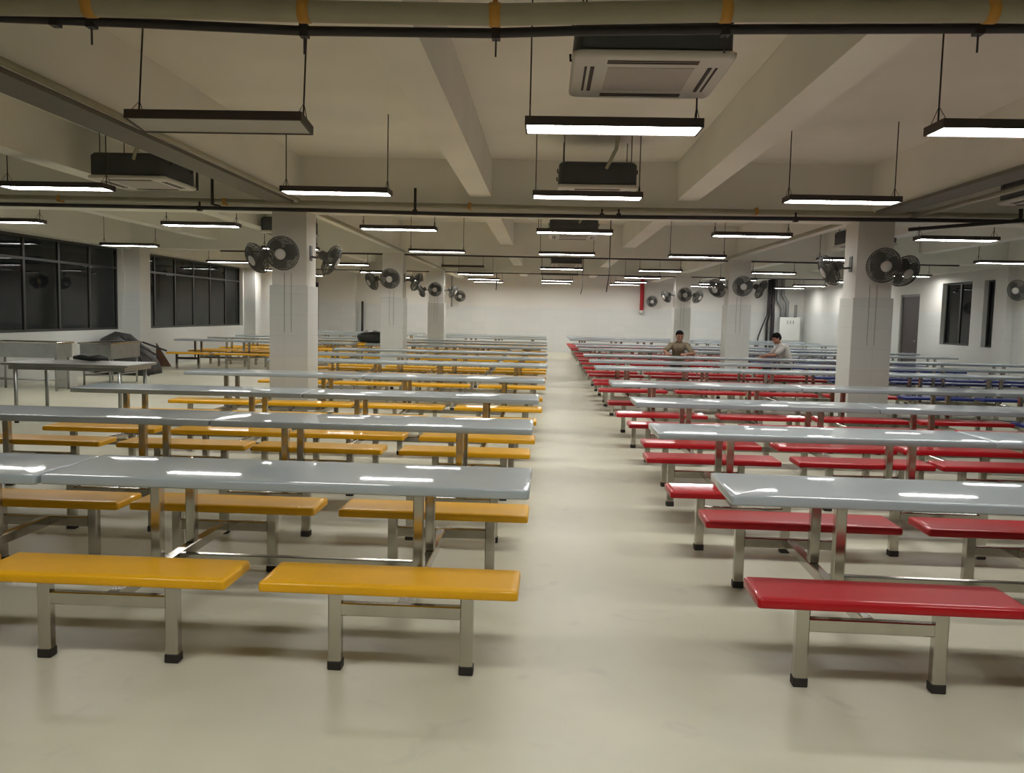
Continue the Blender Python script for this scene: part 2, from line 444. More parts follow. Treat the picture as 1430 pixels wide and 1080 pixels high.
YL = [3.98, 6.14, 8.30, 10.85, 14.05, 16.25, 18.45, 21.75, 23.95, 26.15, 30.0, 32.2, 34.4]
YR = [3.96, 6.12, 8.29, 10.62, 13.95, 16.0, 18.35, 21.6, 23.8, 26.0, 30.0, 32.2, 34.4]
EL = [-.05, -.07, -.04, .02, .06, .07, .08, .08, .08, .08, .08, .08, .08]
ER = [.91, .84, .91, .86, .86, .88, .87, .89, .9, .9, .9, .9, .9]
for r in range(13):
    n = 2 if r < 7 else 4
    for k in range(n):
        off = .3 if k >= 2 else 0
        sq = 1 if r < 2 else .983
        o = place_table('left', r, k, EL[r]-(HALF+P*k)*sq-off, YL[r], rz=(math.radians(-.6) if r == 0 else 0)); o.scale.x = sq
    n = (1, 2, 2, 3, 3, 4, 4)[r] if r < 7 else 4
    for k in range(n):
        sq = 1 if r < 2 else .983
        o = place_table('right', r, k, ER[r]+(HALF+P*k)*sq+(.04 if k >= 2 else 0), YR[r], rz=(math.radians(-1.5) if r == 0 else 0)); o.scale.x = sq

# ------------------------------------------------------------------ pendant panel lights
LZ = 2.875
def make_light(on):
    l = empty('pendant_light')
    fw, fd = .6, .15
    b = MB()
    b.box(-fw, fw, -fd, -fd+.014, 0, .06); b.box(-fw, fw, fd-.014, fd, 0, .06)
    b.box(-fw, -fw+.014, -fd+.014, fd-.014, 0, .06); b.box(fw-.014, fw, -fd+.014, fd-.014, 0, .06)
    b.box(-fw+.014, fw-.014, -fd+.014, fd-.014, .045, .06)
    b.build('lamp_frame', M['lamp_frame'], l)
    MB().box(-fw+.014, fw-.014, -fd+.014, fd-.014, .006, .012).build('diffuser', M['lamp_on' if on else 'lamp_off'], l)
    for sx in (-1, 1):
        MB().tube([(sx*.57, 0, .06), (sx*.57, 0, ZC-LZ)], .006, 6).tube([(sx*.57, -.12, .06), (sx*.57, 0, .17)], .003, 4).tube([(sx*.57, .12, .06), (sx*.57, 0, .17)], .003, 4).build('suspension_wire', M['wire'], l)
    return l
lp = {}
rowY = [6.0, 9.55, 13.6, 18.4, 24.2, 28.6, 32.4, 35.0, 36.3]
lcols = [
    ('the row over the aisle', .43, [0, 1, 2, 3, 4, 5, 6, 7], {5}),
    ('first row left of aisle', -2.36, [0, 1, 2, 3, 4, 5, 6, 7], {0, 4}),
    ('second row left of aisle', -5.55, [1, 2, 3, 4, 5, 6, 7], set()),
    ('the row along left wall', -9.1, [2, 3, 4, 5, 6], set()),
    ('first row right of aisle', 3.2, [0, 1, 2, 3, 4, 5, 6, 7], set()),
    ('second row right of aisle', 6.35, [2, 3, 4, 5, 6, 7], set()),
    ('the row along right wall', 9.85, [3, 4, 5, 6, 7], set()),
]
for name, lx, rows, off in lcols:
    for q, r in enumerate(rows):
        on = r not in off
        if on not in lp: o = lp[on] = make_light(on)
        else: o = copy_tree(lp[on])
        y = rowY[r]
        if r == 5 and not on: y = 27.7
        if lx < -9 and r >= 3: pass
        o.location = (lx+(.33 if (lx < -9 and r == 2) else 0)-(.2 if (lx > 9 and r == 3) else 0)+(.2 if (lx > 9 and r == 4) else 0)+(-.1 if (lx < -5 and lx > -6 and r > 3) else 0), y, LZ)
        if r == 0 and not on: o.location = (-2.25, 5.85, LZ-.065); o.rotation_euler = (rd(-7), 0, 0)
        if r == 0 and lx > 0 and lx < 1: o.location.z = LZ-.022
        tag(o, '%s pendant panel light, %s from front in %s' % ('lit' if on else 'unlit', ORD1[q], name), 'light', 'pendant panel lights')
for lx, w in ((.44, 'over the aisle'), (-2.4, 'left of the aisle'), (3.25, 'right of the aisle')):
    o = copy_tree(lp[True]); o.location = (lx, 1.9, LZ)
    tag(o, 'lit pendant panel light overhead %s, above the upper picture edge' % w, 'light', 'pendant panel lights')

# ------------------------------------------------------------------ ceiling cassettes
def make_ac():
    a = empty('ceiling_cassette')
    bd = MB().slab(0, 0, .92, .92, [(.045, .02), (.06, 0), (.28, 0), (.31, .03)], rc=.08); bd.build('housing', M['ac_body'], a)
    pn = MB().slab(0, 0, .955, .955, [(0, .02), (.01, .004), (.035, 0), (.045, .02)], rc=.05).build('panel', M['ac_panel'], a)
    g = MB()
    g.box(-.26, .26, -.26, .26, -.004, .003)
    gr = g.build('grille', M['ac_grille'], pn)
    for k in range(4):
        m4 = Matrix.Rotation(PI/2*k, 4, 'Z')
        MB().cbox(-.27, .27, .34, .365, -.005, .003, .003).cbox(-.27, .27, .385, .40, -.005, .003, .003).rot(m4).build('air_slot', M['ac_slot'], pn)
    for sx in (-1, 1):
        for sy in (-1, 1):
            MB().tube([(sx*.40, sy*.30, .31), (sx*.40, sy*.30, .67)], .006, 6).tube([(sx*.42, sy*.30, .2), (sx*.475, sy*.30, .2), (sx*.475, sy*.30, .24)], .01, 6).build('hanger_rod', M['wire'], a)
    MB().tube([(.1, -.36, .24), (.1, -.47, .24), (.13, -.5, .3), (.2, -.5, .45), (.22, -.5, .67)], .022, 8).build('drain_hose', M['white_pipe'], a)
    return a
ac0 = None
for (ax, ay, lab) in ((.6, 5.56, 'large ceiling air conditioner cassette nearest the viewer over the aisle'),
                      (.58, 10.65, 'second ceiling air conditioner cassette over the aisle behind the lit panel'),
                      (.5, 16.6, 'third ceiling air conditioner cassette over the aisle'),
                      (.6, 25.9, 'fourth ceiling air conditioner cassette over the far aisle'),
                      (-5.02, 10.55, 'dark ceiling air conditioner cassette upper left beside the column beam'),
                      (-5.2, 17.2, 'dark ceiling air conditioner cassette half hidden behind left near column'),
                      (6.1, 10.6, 'dark ceiling air conditioner cassette cut by the right picture edge'),
                      (6.3, 17.3, 'dark ceiling air conditioner cassette half hidden behind right near column')):
    o = ac0 = make_ac() if ac0 is None else ac0
    if o.get('label'): o = copy_tree(ac0)
    o.location = (ax, ay, 3.08)
    tag(o, lab, 'air conditioner', 'ceiling air conditioner cassettes')

# ------------------------------------------------------------------ wall fans
def make_fan():
    f = empty('wall_fan')                     # origin at the wall plate; the fan head looks along -Y
    MB().cbox(-.06, .06, -.012, 0, -.11, .11, .004).build('wall_plate', M['fan_motor'], f)
    MB().tube([(0, -.01, -.05), (0, -.1, -.06), (0, -.14, 0)], .016, 8).build('bracket_arm', M['fan_motor'], f)
    return f
def fan_head(parent, yaw, tilt):
    h = MB().lathe([(.01, .0), (.05, -.008), (.066, -.03), (.066, -.1), (.05, -.125), (.012, -.13)], (0, 0, 0), 'y', 16)
    mt = h.build('motor', M['fan_motor'], parent)
    mt.location = (0, -.13, 0); mt.rotation_euler = (tilt, 0, yaw)
    R = .235; g = MB()
    for rr, yy in ((R, -.20), (R*.93, -.233), (R*.78, -.264), (R*.62, -.277), (R*.46, -.285), (R*.86, -.255), (R*.86, -.15), (R*.7, -.272), (R*.54, -.282), (R*.38, -.288), (R*.7, -.14), (R*.5, -.132)):
        g.ring((0, yy, 0), rr, .0042, 'y', 32, 4)
    g.ring((0, -.20, 0), R, .007, 'y', 36, 5)
    for k in range(60):
        t = 2*PI*k/60; c, s_ = math.cos(t), math.sin(t)
        g.tube([(c*.06, -.29, s_*.06), (c*R*.55, -.282, s_*R*.55), (c*R*.88, -.252, s_*R*.88), (c*R, -.20, s_*R)], .0028, 3, False)
        if k % 2 == 0: g.tube([(c*.06, -.128, s_*.06), (c*R*.6, -.136, s_*R*.6), (c*R*.88, -.152, s_*R*.88), (c*R, -.20, s_*R)], .0028, 3, False)
    g.build('guard', M['fan_wire'], mt)
    for k in range(3):
        vs = []; fs = []
        N = 7
        for i in range(N):
            u = i/(N-1); rad = .045+u*.165
            half = (.48+.25*math.sin(PI*min(1, u*1.1)))*(1 if u < .95 else .8)
            for j in range(5):
                w = -1+j*.5; t = 2*PI*k/3+w*half+u*.25
                vs.append((rad*math.cos(t), -.20+.03*w*(1-.3*u)+.004, rad*math.sin(t)))
        n0 = len(vs)
        vs += [(a, b-.006, c) for a, b, c in vs]
        for i in range(N-1):
            for j in range(4):
                a = i*5+j; q = (a, a+1, a+6, a+5); fs.append(q); fs.append(tuple(x+n0 for x in q[::-1]))
        rim = [0, 1, 2, 3, 4] + [i*5+4 for i in range(1, N)] + [(N-1)*5+j for j in (3, 2, 1, 0)] + [i*5 for i in range(N-2, 0, -1)]
        for a, b2 in zip(rim, rim[1:]+rim[:1]): fs.append((a, a+n0, b2+n0, b2))
        MB().add(vs, fs, True).build('blade', M['fan_blade'], mt)
    MB().lathe([(.045, -.19), (.045, -.245), (.05, -.286), (.076, -.29), (.076, -.298), (.06, -.306), (.02, -.308)], (0, 0, 0), 'y', 20).build('hub_cap', M['fan_cap'], mt)
    return mt
fan0 = make_fan(); fan_head(fan0, 0, 0)
first = True
def place_fan(x, y, z, rz, yaw, tilt, label):
    global first
    o = fan0 if first else copy_tree(fan0)
    first = False
    o.location = (x, y, z); o.rotation_euler = (0, 0, rz)
    for c in o.children:
        if c.name.startswith('motor'): c.rotation_euler = (tilt, 0, yaw)
    tag(o, label, 'fan', 'grey wall fans')
FZ = 2.4
dist = ('nearest', 'middle', 'farthest')
yaws = {('left', 0): (rd(48), rd(0)), ('left', 1): (rd(36), rd(8)), ('left', 2): (rd(24), rd(12)),
        ('right', 0): (rd(2), rd(72)), ('right', 1): (rd(42), rd(26)), ('right', 2): (rd(22), rd(45))}
for j, y in enumerate(COLY[1:]):
    for i, cx in enumerate(CX):
        side = lr[i]; ya = yaws[side, j]
        place_fan(cx, y, FZ, 0, 0, rd(12), 'grey wall fan on the front face of the %s %s column' % (dist[j], side))
        place_fan(cx-CW/2, y+.22, FZ, rd(-90), ya[0], rd(27), 'grey wall fan on the left face of the %s %s column' % (dist[j], side))
        place_fan(cx+CW/2, y+.22, FZ, rd(90), -ya[1], rd(27), 'grey wall fan on the right face of the %s %s column' % (dist[j], side))
place_fan(-3.66, YF, 2.34, 0, 0, rd(10), 'small grey wall fan on the far wall left of the aisle')
place_fan(4.52, YF, 2.30, 0, 0, rd(10), 'small grey wall fan on the far wall beside the red pipe')
place_fan(XR, 19.95, 2.42, rd(-90), rd(35), rd(10), 'grey wall fan on the right wall at the picture edge')

# ------------------------------------------------------------------ pipes and hangers
def pipe(name, pts, r, m, label, cat='pipe', n=10):
    return tag(MB().tube(pts, r, n).build(name, m), label, cat)
p = empty('water_pipe'); tag(p, 'thick white pipe along the top edge of the picture', 'pipe')
MB().tube([(XL+.02, 4.1, 3.0), (-4, 4.1, 3.0), (-2.2, 4.1, 2.995), (-1.17, 4.1, 2.98), (-.27, 4.1, 2.972), (.8, 4.1, 3.0), (2, 4.1, 3.008), (4, 4.1, 3.01), (XR-.02, 4.1, 3.01)], .05, 14).build('pipe_run', M['white_pipe'], p)
for hx, hz in ((-2.2, 2.995), (-1.17, 2.98), (-.27, 2.972), (.8, 3.0), (2.0, 3.008)):
    MB().tube([(hx-.026, 4.1, hz), (hx+.026, 4.1, hz)], .0545, 16).box(hx-.012, hx+.012, 4.094, 4.106, hz+.05, ZC-.003).build('pipe_strap', M['strap'], p)
p = empty('drain_pipe'); tag(p, 'thin black pipe slung below the white pipe across the top', 'pipe')
BP = [(XL+.02, 4.2, 3.0), (-4, 4.2, 2.975), (-2.71, 4.2, 2.97), (-2.0, 4.2, 2.95), (-1.2, 4.2, 2.922), (-.3, 4.2, 2.92), (.1, 4.2, 2.935), (.85, 4.2, 2.95), (2.2, 4.2, 2.968), (4, 4.2, 2.98), (XR-.02, 4.2, 2.98)]
MB().tube(BP, .0235, 12).build('pipe_run', M['black_pipe'], p)
for hx, hz in ((-2.43, 2.96), (-2.25, 2.955), (-1.2, 2.922), (-.27, 2.92), (.82, 2.949), (2.0, 2.965)):
    MB().box(hx-.02, hx+.02, 4.174, 4.226, hz-.03, hz+.03).tube([(hx, 4.2, hz-.11 if hx != -2.43 else hz), (hx, 4.2, ZC-.003)], .005, 6).build('pipe_clamp', M['black_pipe'], p)
p = empty('drain_pipe'); tag(p, 'black pipe crossing in front of the two nearest columns', 'pipe')
MB().tube([(XL+.02, 11.95, 2.985), (-7.7, 11.95, 2.975), (-3.3, 11.95, 2.97), (-1.2, 11.95, 2.95), (1.0, 11.95, 2.955), (5.0, 11.95, 2.985), (6.3, 11.95, 2.99), (6.42, 11.95, 3.02), (6.42, 11.95, 3.16)], .028, 10).build('pipe_run', M['black_pipe'], p)
for hx in (-8.2, -4.9, -1.85, .75, .98, 3.4):
    MB().tube([(hx, 11.95, 2.97), (hx, 11.95, 3.3 if hx in (-1.85,) else 3.06)], .014 if hx != -1.85 else .02, 6).box(hx-.03, hx+.03, 11.915, 11.985, 2.93, 3.0).build('pipe_clamp', M['black_pipe'], p)
p = empty('water_pipe'); tag(p, 'white pipe in front of the second cross beam', 'pipe')
MB().tube([(XL+.21, 12.1, 3.1), (-4, 12.1, 3.09), (-.5, 12.1, 3.08), (0.3, 12.1, 3.07), (5, 12.1, 3.08), (XR-.21, 12.1, 3.08)], .035, 10).build('pipe_run', M['white_pipe'], p)
for hx in (-7, -4.6, -1.1, 2.9): MB().box(hx-.02, hx+.02, 12.06, 12.19, 3.04, 3.13).build('pipe_strap', M['strap'], p)
pipe('conduit', [(-8, 20.75, 2.97), (-1, 20.75, 2.97), (4, 20.75, 2.97), (9.8, 20.75, 2.97)], .018, M['black_pipe'], 'black conduit under the third cross beam')
pipe('conduit', [(-8, 29.05, 2.97), (-1, 29.05, 2.97), (4, 29.05, 2.97), (9.8, 29.05, 2.97)], .018, M['black_pipe'], 'black conduit under the farthest cross beam')
for i_, cx in enumerate(CX):
    tag(MB().box(cx-.16, cx+.17, 4.25, 11.85, 3.05, 3.088).build('cable_tray', M['tray']), 'dark cable tray fixed under the %s column beam' % lr[i_], 'cable tray')
pipe('conduit', [(-3.504, 4.25, 3.115), (-3.504, 12.0, 3.115)], .024, M['white_pipe'], 'white conduit along the lower edge of the left column beam')
pipe('conduit', [(-3.42, 12.72, 3.02), (-3.42, 20.48, 3.02)], .03, M['white_pipe'], 'white conduit between the nearest and middle left columns')
pipe('conduit', [(-3.42, 21.02, 3.02), (-3.42, 28.78, 3.02)], .03, M['white_pipe'], 'white conduit between the middle and farthest left columns')
pipe('conduit', [(5.05, 4.25, 3.05), (5.05, 12.19, 3.05)], .03, M['white_pipe'], 'white conduit right of the right column beam')
pipe('conduit', [(4.3, 12.72, 3.02), (4.3, 20.48, 3.02)], .03, M['white_pipe'], 'white conduit between the nearest and middle right columns')
pipe('drain_pipe', [(4.95, 12.0, 2.86), (5.5, 11.8, 2.90), (6.38, 11.55, 2.97), (6.9, 11.5, 2.98), (6.9, 11.5, ZC-.003)], .025, M['black_pipe'], 'black branch pipe sloping up to the right of the column')
pipe('hose_loop', [(-4.83, 11.7, 3.18), (-4.83, 11.7, 3.46), (-4.62, 11.7, 3.46), (-4.62, 11.7, 3.0), (-4.62, 11.95, 3.0)], .022, M['black_pipe'], 'dark upside-down U pipe below the left column beam', n=8)
pipe('hanging_cable', [(-1.9, 33.0, 3.22), (-1.9, 33.0, 2.75), (-1.92, 33.0, 2.5)], .02, M['black_pipe'], 'thin black cable hanging left of the aisle lights', 'cable', 6)
pipe('hanging_cable', [(1.05, 24.6, 3.7), (1.05, 24.6, 2.4), (1.0, 24.6, 2.2)], .012, M['black_pipe'], 'thin black cable hanging beside the middle aisle lights', 'cable', 6)
pipe('hanging_cable', [(1.35, 18.4, 3.7), (1.35, 18.4, 2.5), (1.3, 18.4, 2.1)], .012, M['black_pipe'], 'thin black cable hanging right of the aisle lights', 'cable', 6)
pipe('riser_pipe', [(-4.03, 36.6, 1.85), (-4.03, 36.6, ZC-.002)], .035, M['duct'], 'brown grey riser pipe on the far wall beside the fan')
t = empty('fire_pipe', (4.12, 36.7, 0)); tag(t, 'red vertical fire pipe on the far wall right of the aisle', 'pipe')
MB().tube([(0, 0, 1.86), (0, 0, ZC-.002)], .085, 12).build('pipe_run', M['red_pipe'], t)
MB().lathe([(.06, 1.74), (.1, 1.76), (.1, 1.86), (.085, 1.88)], (0, 0, 0), 'z', 12).build('end_cap', M['ac_panel'], t)
t = empty('black_pole', (-7.9, 36.6, 0)); tag(t, 'thin black pole with thick foot against the far wall', 'pole')
MB().tube([(0, 0, .45), (0, 0, 2.0)], .05, 10).build('shaft', M['black_pipe'], t)
MB().cbox(-.09, .09, -.09, .09, 0, .5, .01).build('foot', M['black_pipe'], t)

# electrical corner on the far wall
t = empty('electrical_cabinet', (10.35, 36.6, 0)); tag(t, 'white wall cabinet behind the seated grey-shirted man', 'cabinet')
MB().cbox(-.43, .43, -.2, .19, .72, 1.72, .01).build('cabinet_body', M['panel'], t)
MB().cbox(-.40, .40, -.215, -.2, .75, 1.69, .004).build('cabinet_door', M['panel'], t)
for k in (-.14, -.02, .1): MB().box(k, k+.05, -.222, -.214, 1.44, 1.58).build('vent_slot', M['switch'], t)
for k, (sx, zt) in enumerate(((-.3, 2.25), (-.1, 2.45))):
    tag(MB().tube([(10.35+sx, 36.62, 1.72), (10.35+sx, 36.62, zt-.1), (10.35+sx-.12, 36.62, zt+.06), (10.35+sx-.2, 36.62, zt+.2), (10.35+sx-.22, 36.62, ZC-.003)], .075, 10).build('cable_duct', M['duct']),
        ('grey bent duct above the left side of the white cabinet', 'grey bent duct above the middle of the white cabinet')[k], 'duct')
tag(MB().tube([(10.62, 36.62, 1.72), (10.62, 36.62, 2.25)], .06, 10).build('cable_duct', M['switch']), 'short straight grey duct above the right of the cabinet', 'duct')
for k, (pts, lab) in enumerate((([(9.66, 36.6, 0), (9.66, 36.6, 1.7), (9.64, 36.6, 2.2), (9.64, 36.6, ZC-.003)], 'black cable bundle beside the cabinet, running straight down'),
                                ([(9.45, 36.66, 0), (9.45, 36.66, 1.5), (9.48, 36.5, 1.8), (9.48, 36.5, ZC-.003)], 'black cable in the bundle, second from the left'),
                                ([(8.95, 36.6, 0), (9.1, 36.6, .9), (9.3, 36.6, 1.5), (9.36, 36.35, 1.8), (9.38, 36.35, ZC-.003)], 'black cable slanting out to the left of the bundle'))):
    tag(MB().tube(pts, (.085, .05, .03)[k], 8).build('power_cable', M['black_pipe']), lab, 'cable')

# ------------------------------------------------------------------ steel worktables and sinks at the left
t = empty('work_table', (-6.25, 11.25, 0)); tag(t, 'stainless steel work table standing in front of the sinks', 'table')
MB().cbox(-.86, .84, -.42, .42, .765, .80, .006).build('tabletop', M['brushed'], t)
MB().cbox(-.78, .78, -.38, .38, .71, .766, .005).build('apron', M['brushed'], t)
for sx in (-1, 1):
    for sy in (-1, 1):
        lg = MB().tube([(sx*.70, sy*.35, .03), (sx*.70, sy*.35, .72)], .024, 10).build('leg', M['brushed'], t)
        MB().lathe([(.028, 0), (.028, .02), (.024, .035)], (sx*.70, sy*.35, 0), 'z', 10).build('foot', M['rubber'], lg)
def sink(loc, w, d, zt, zb, label):
    s = empty('steel_sink', loc); tag(s, label, 'sink', 'stainless steel sinks along the left wall')
    b = MB(); tk = .02
    b.box(-w/2, w/2, -d/2, -d/2+tk, zb, zt); b.box(-w/2, w/2, d/2-tk, d/2, zb, zt)
    b.box(-w/2, -w/2+tk, -d/2+tk, d/2-tk, zb, zt); b.box(w/2-tk, w/2, -d/2+tk, d/2-tk, zb, zt)
    b.box(-w/2+tk, w/2-tk, -d/2+tk, d/2-tk, zb, zb+tk); b.build('basin', M['brushed'], s)
    r = MB()
    r.cbox(-w/2-.03, w/2+.03, -d/2-.03, -d/2+.03, zt, zt+.03, .004); r.cbox(-w/2-.03, w/2+.03, d/2-.03, d/2+.03, zt, zt+.03, .004)
    r.cbox(-w/2-.03, -w/2+.03, -d/2+.03, d/2-.03, zt, zt+.03, .004); r.cbox(w/2-.03, w/2+.03, -d/2+.03, d/2-.03, zt, zt+.03, .004)
    r.build('rim', M['steel'], s)
    for sx in (-1, 1):
        for sy in (-1, 1):
            MB().tube([(sx*(w/2-.05), sy*(d/2-.05), 0), (sx*(w/2-.05), sy*(d/2-.05), zb)], .02, 8).build('leg', M['brushed'], s)
        MB().tube([(sx*(w/2-.05), -d/2+.05, .2), (sx*(w/2-.05), d/2-.05, .2)], .014, 8).build('leg_rail', M['brushed'], s)
    MB().tube([(-w/2+.05, -d/2+.05, .2), (w/2-.05, -d/2+.05, .2)], .014, 8).build('leg_rail', M['brushed'], s)
sink((-9.44, 15.25, 0), 1.3, .5, .86, .60, 'stainless steel sink at the left picture edge under the window')
sink((-8.79, 16.92, 0), .62, 1.2, .81, .52, 'stainless steel sink with dark side beside the black heap')
tag(MB().cbox(-9.26, -8.98, 15.72, 16.0, .0, .85, .01).build('carton', M['carton']), 'tall white carton standing between the two steel sinks', 'box')
# black bundle lying on the work table
b = MB()
b.tube([(-6.5, 11.5, .845), (-6.38, 11.5, .855), (-6.25, 11.48, .84), (-6.14, 11.5, .85), (-6.02, 11.5, .845)], [.025, .045, .038, .046, .02], 10)
tag(b.build('cloth_bundle', M['plastic_bag']), 'black rolled bundle lying on the steel work table', 'bundle')
# heap of black sheeting and poles
t = empty('tarpaulin_heap', (-9.5, 19.35, 0)); tag(t, 'heap of black sheeting and poles by the left pilaster', 'heap')
b = MB(); N = 22; vs = []; fs = []
rnd = random.Random(3)
prof = [(-.66, .86), (-.42, .95), (-.12, .9), (.12, .74), (.32, .46), (.45, .12)]
for i, (px, pz) in enumerate(prof):
    for j in range(8):
        w = -1+j*2/7
        vs.append((px+rnd.uniform(-.03, .03), w*.5+rnd.uniform(-.03, .03), max(.02, pz*(1-.28*abs(w)**2.2)+rnd.uniform(-.04, .04))))
n0 = len(vs)
vs += [(x_, y_, 0.0) for x_, y_, z_ in vs]
for i in range(len(prof)-1):
    for j in range(7):
        a = i*8+j; fs.append((a, a+8, a+9, a+1)); fs.append((n0+a, n0+a+1, n0+a+9, n0+a+8))
rim = list(range(8)) + [i*8+7 for i in range(1, 6)] + [5*8+j for j in range(6, -1, -1)] + [i*8 for i in range(4, 0, -1)]
for a, c in zip(rim, rim[1:]+rim[:1]): fs.append((a, c, c+n0, a+n0))
hp = b.add(vs, fs, True).build('sheeting', M['tarp'], t)
for (q0, q1) in (((-.1, -.45, .9), (.66, -.5, .36)), ((.0, -.3, .84), (.74, -.35, .44)), ((.1, -.2, .7), (.62, -.6, .02)), ((.15, .1, .74), (.72, .1, .55))):
    MB().tube([q0, q1], .022, 8).build('pole', M['black_pipe'], t)
o = MB().add([(0, 0, 0), (.12, -.02, 0), (.42, -.02, 0), (.0, .03, .62), (0, .03, 0), (.12, .01, 0), (.42, .01, 0), (.0, .06, .62)],
             [(0, 1, 2, 3), (7, 6, 5, 4), (0, 4, 5, 1), (1, 5, 6, 2), (2, 6, 7, 3), (3, 7, 4, 0)]).build('board', M['wood'], None, (-10.25, 22.05, 0))
tag(o, 'dark brown triangular board leaning beside the left table legs', 'board')
# small things left on tables
def lump(name, loc, sx, sy, sz, m, label, cat, seed):
    r = random.Random(seed); b = MB().sphere((0, 0, 0), 1, 14, 9)
    b.v = [(v[0]*sx*(1+r.uniform(-.16, .16)), v[1]*sy*(1+r.uniform(-.16, .16)), max(-.55, v[2])*sz*(1+r.uniform(-.12, .12))+sz*.55) for v in b.v]
    lo = min(v[2] for v in b.v); b.v = [(v[0], v[1], v[2]-lo) for v in b.v]
    return tag(b.build(name, m, None, loc), label, cat)
lump('plastic_bag', (-4.5, 22.0, .751), .38, .2, .2, M['plastic_bag'], 'large crumpled black bag on a table beside the middle left column', 'bag', 5)
lump('plastic_bag', (-4.15, 24.2, .751), .2, .16, .16, M['plastic_bag'], 'smaller black bag on the table behind the large black bag', 'bag', 8)
lump('plastic_bag', (4.0, 24.1, .751), .12, .1, .09, M['plastic_bag'], 'small black bag on a table right of the brown-shirted man', 'bag', 9)
tag(MB().lathe([(.035, 0), (.035, .13), (.02, .17), (.014, .2), (.014, .22)], (3.45, 21.9, .751), 'z', 12).build('bottle', M['black_pipe']), 'small dark bottle on the table behind the brown-shirted man', 'bottle')

# ------------------------------------------------------------------ people
def capsule(b, p0, p1, r0, r1, n=12):
    p0, p1 = Vector(p0), Vector(p1)
    pts = [p0, p0.lerp(p1, .34), p0.lerp(p1, .67), p1]
    b.tube(pts, [r0, r0*.66+r1*.34, r0*.33+r1*.67, r1], n)
    b.sphere(p0, r0*.995, n, 8); b.sphere(p1, r1*.995, n, 8)
def remeshed(b, name, m, parent, vox, smooth=4):
    o = b.build(name, m, parent)
    r = o.modifiers.new('union', 'REMESH'); r.mode = 'VOXEL'; r.voxel_size = vox; r.use_smooth_shade = True
    s = o.modifiers.new('soften', 'SMOOTH'); s.factor = .5; s.iterations = smooth
    return o
def hand(b, wrist, d, side, curl, palm_n):
    """palm, four unequal fingers and a thumb leaving the side of the palm; d = pointing direction, side = thumb side"""
    d = Vector(d).normalized(); side = Vector(side); side = (side-d*side.dot(d)).normalized(); nrm = Vector(palm_n).normalized()
    w = Vector(wrist); k = w+d*.085
    for q in (-.6, -.2, .2, .6): capsule(b, w+d*.012+side*q*.03, k+side*q*.056, .016, .014, 8)
    for q, ln in ((.036, .068), (.012, .078), (-.012, .072), (-.035, .056)):
        a = k+side*q; m1 = a+d*ln*.5+nrm*curl*.012; e = a+d*ln*.9+nrm*curl*.035
        capsule(b, a, m1, .0095, .0085, 8); capsule(b, m1, e, .0085, .0075, 8)
    t0 = w+d*.03+side*.03; t1 = t0+d*.03+side*.032; t2 = t1+d*.032+side*.008+nrm*curl*.01
    capsule(b, t0, t1, .013, .0105, 8); capsule(b, t1, t2, .0105, .009, 8)
def head(b, c, fwd, up):
    """head mass, jaw, nose, ears, centred at c"""
    c = Vector(c); f = Vector(fwd).normalized(); u = Vector(up); u = (u-f*u.dot(f)).normalized(); s = f.cross(u)
    def P(a, l, h): return c+f*a+s*l+u*h
    b.sphere(P(-.012, 0, .03), .084, 16, 12, (1, 1, 1)); b.sphere(P(.012, 0, .028), .076, 16, 12)
    capsule(b, P(.03, 0, -.02), P(.05, 0, -.085), .058, .034, 14)
    capsule(b, P(.02, -.028, -.03), P(.03, .028, -.03), .052, .052, 12)
    capsule(b, P(.088, 0, .01), P(.108, 0, -.028), .009, .014, 8)
    capsule(b, P(.084, -.02, -.058), P(.084, .02, -.058), .008, .008, 8)
    for q in (-1, 1): capsule(b, P(-.01, q*.078, .015), P(-.008, q*.082, -.025), .014, .009, 8)
    return P
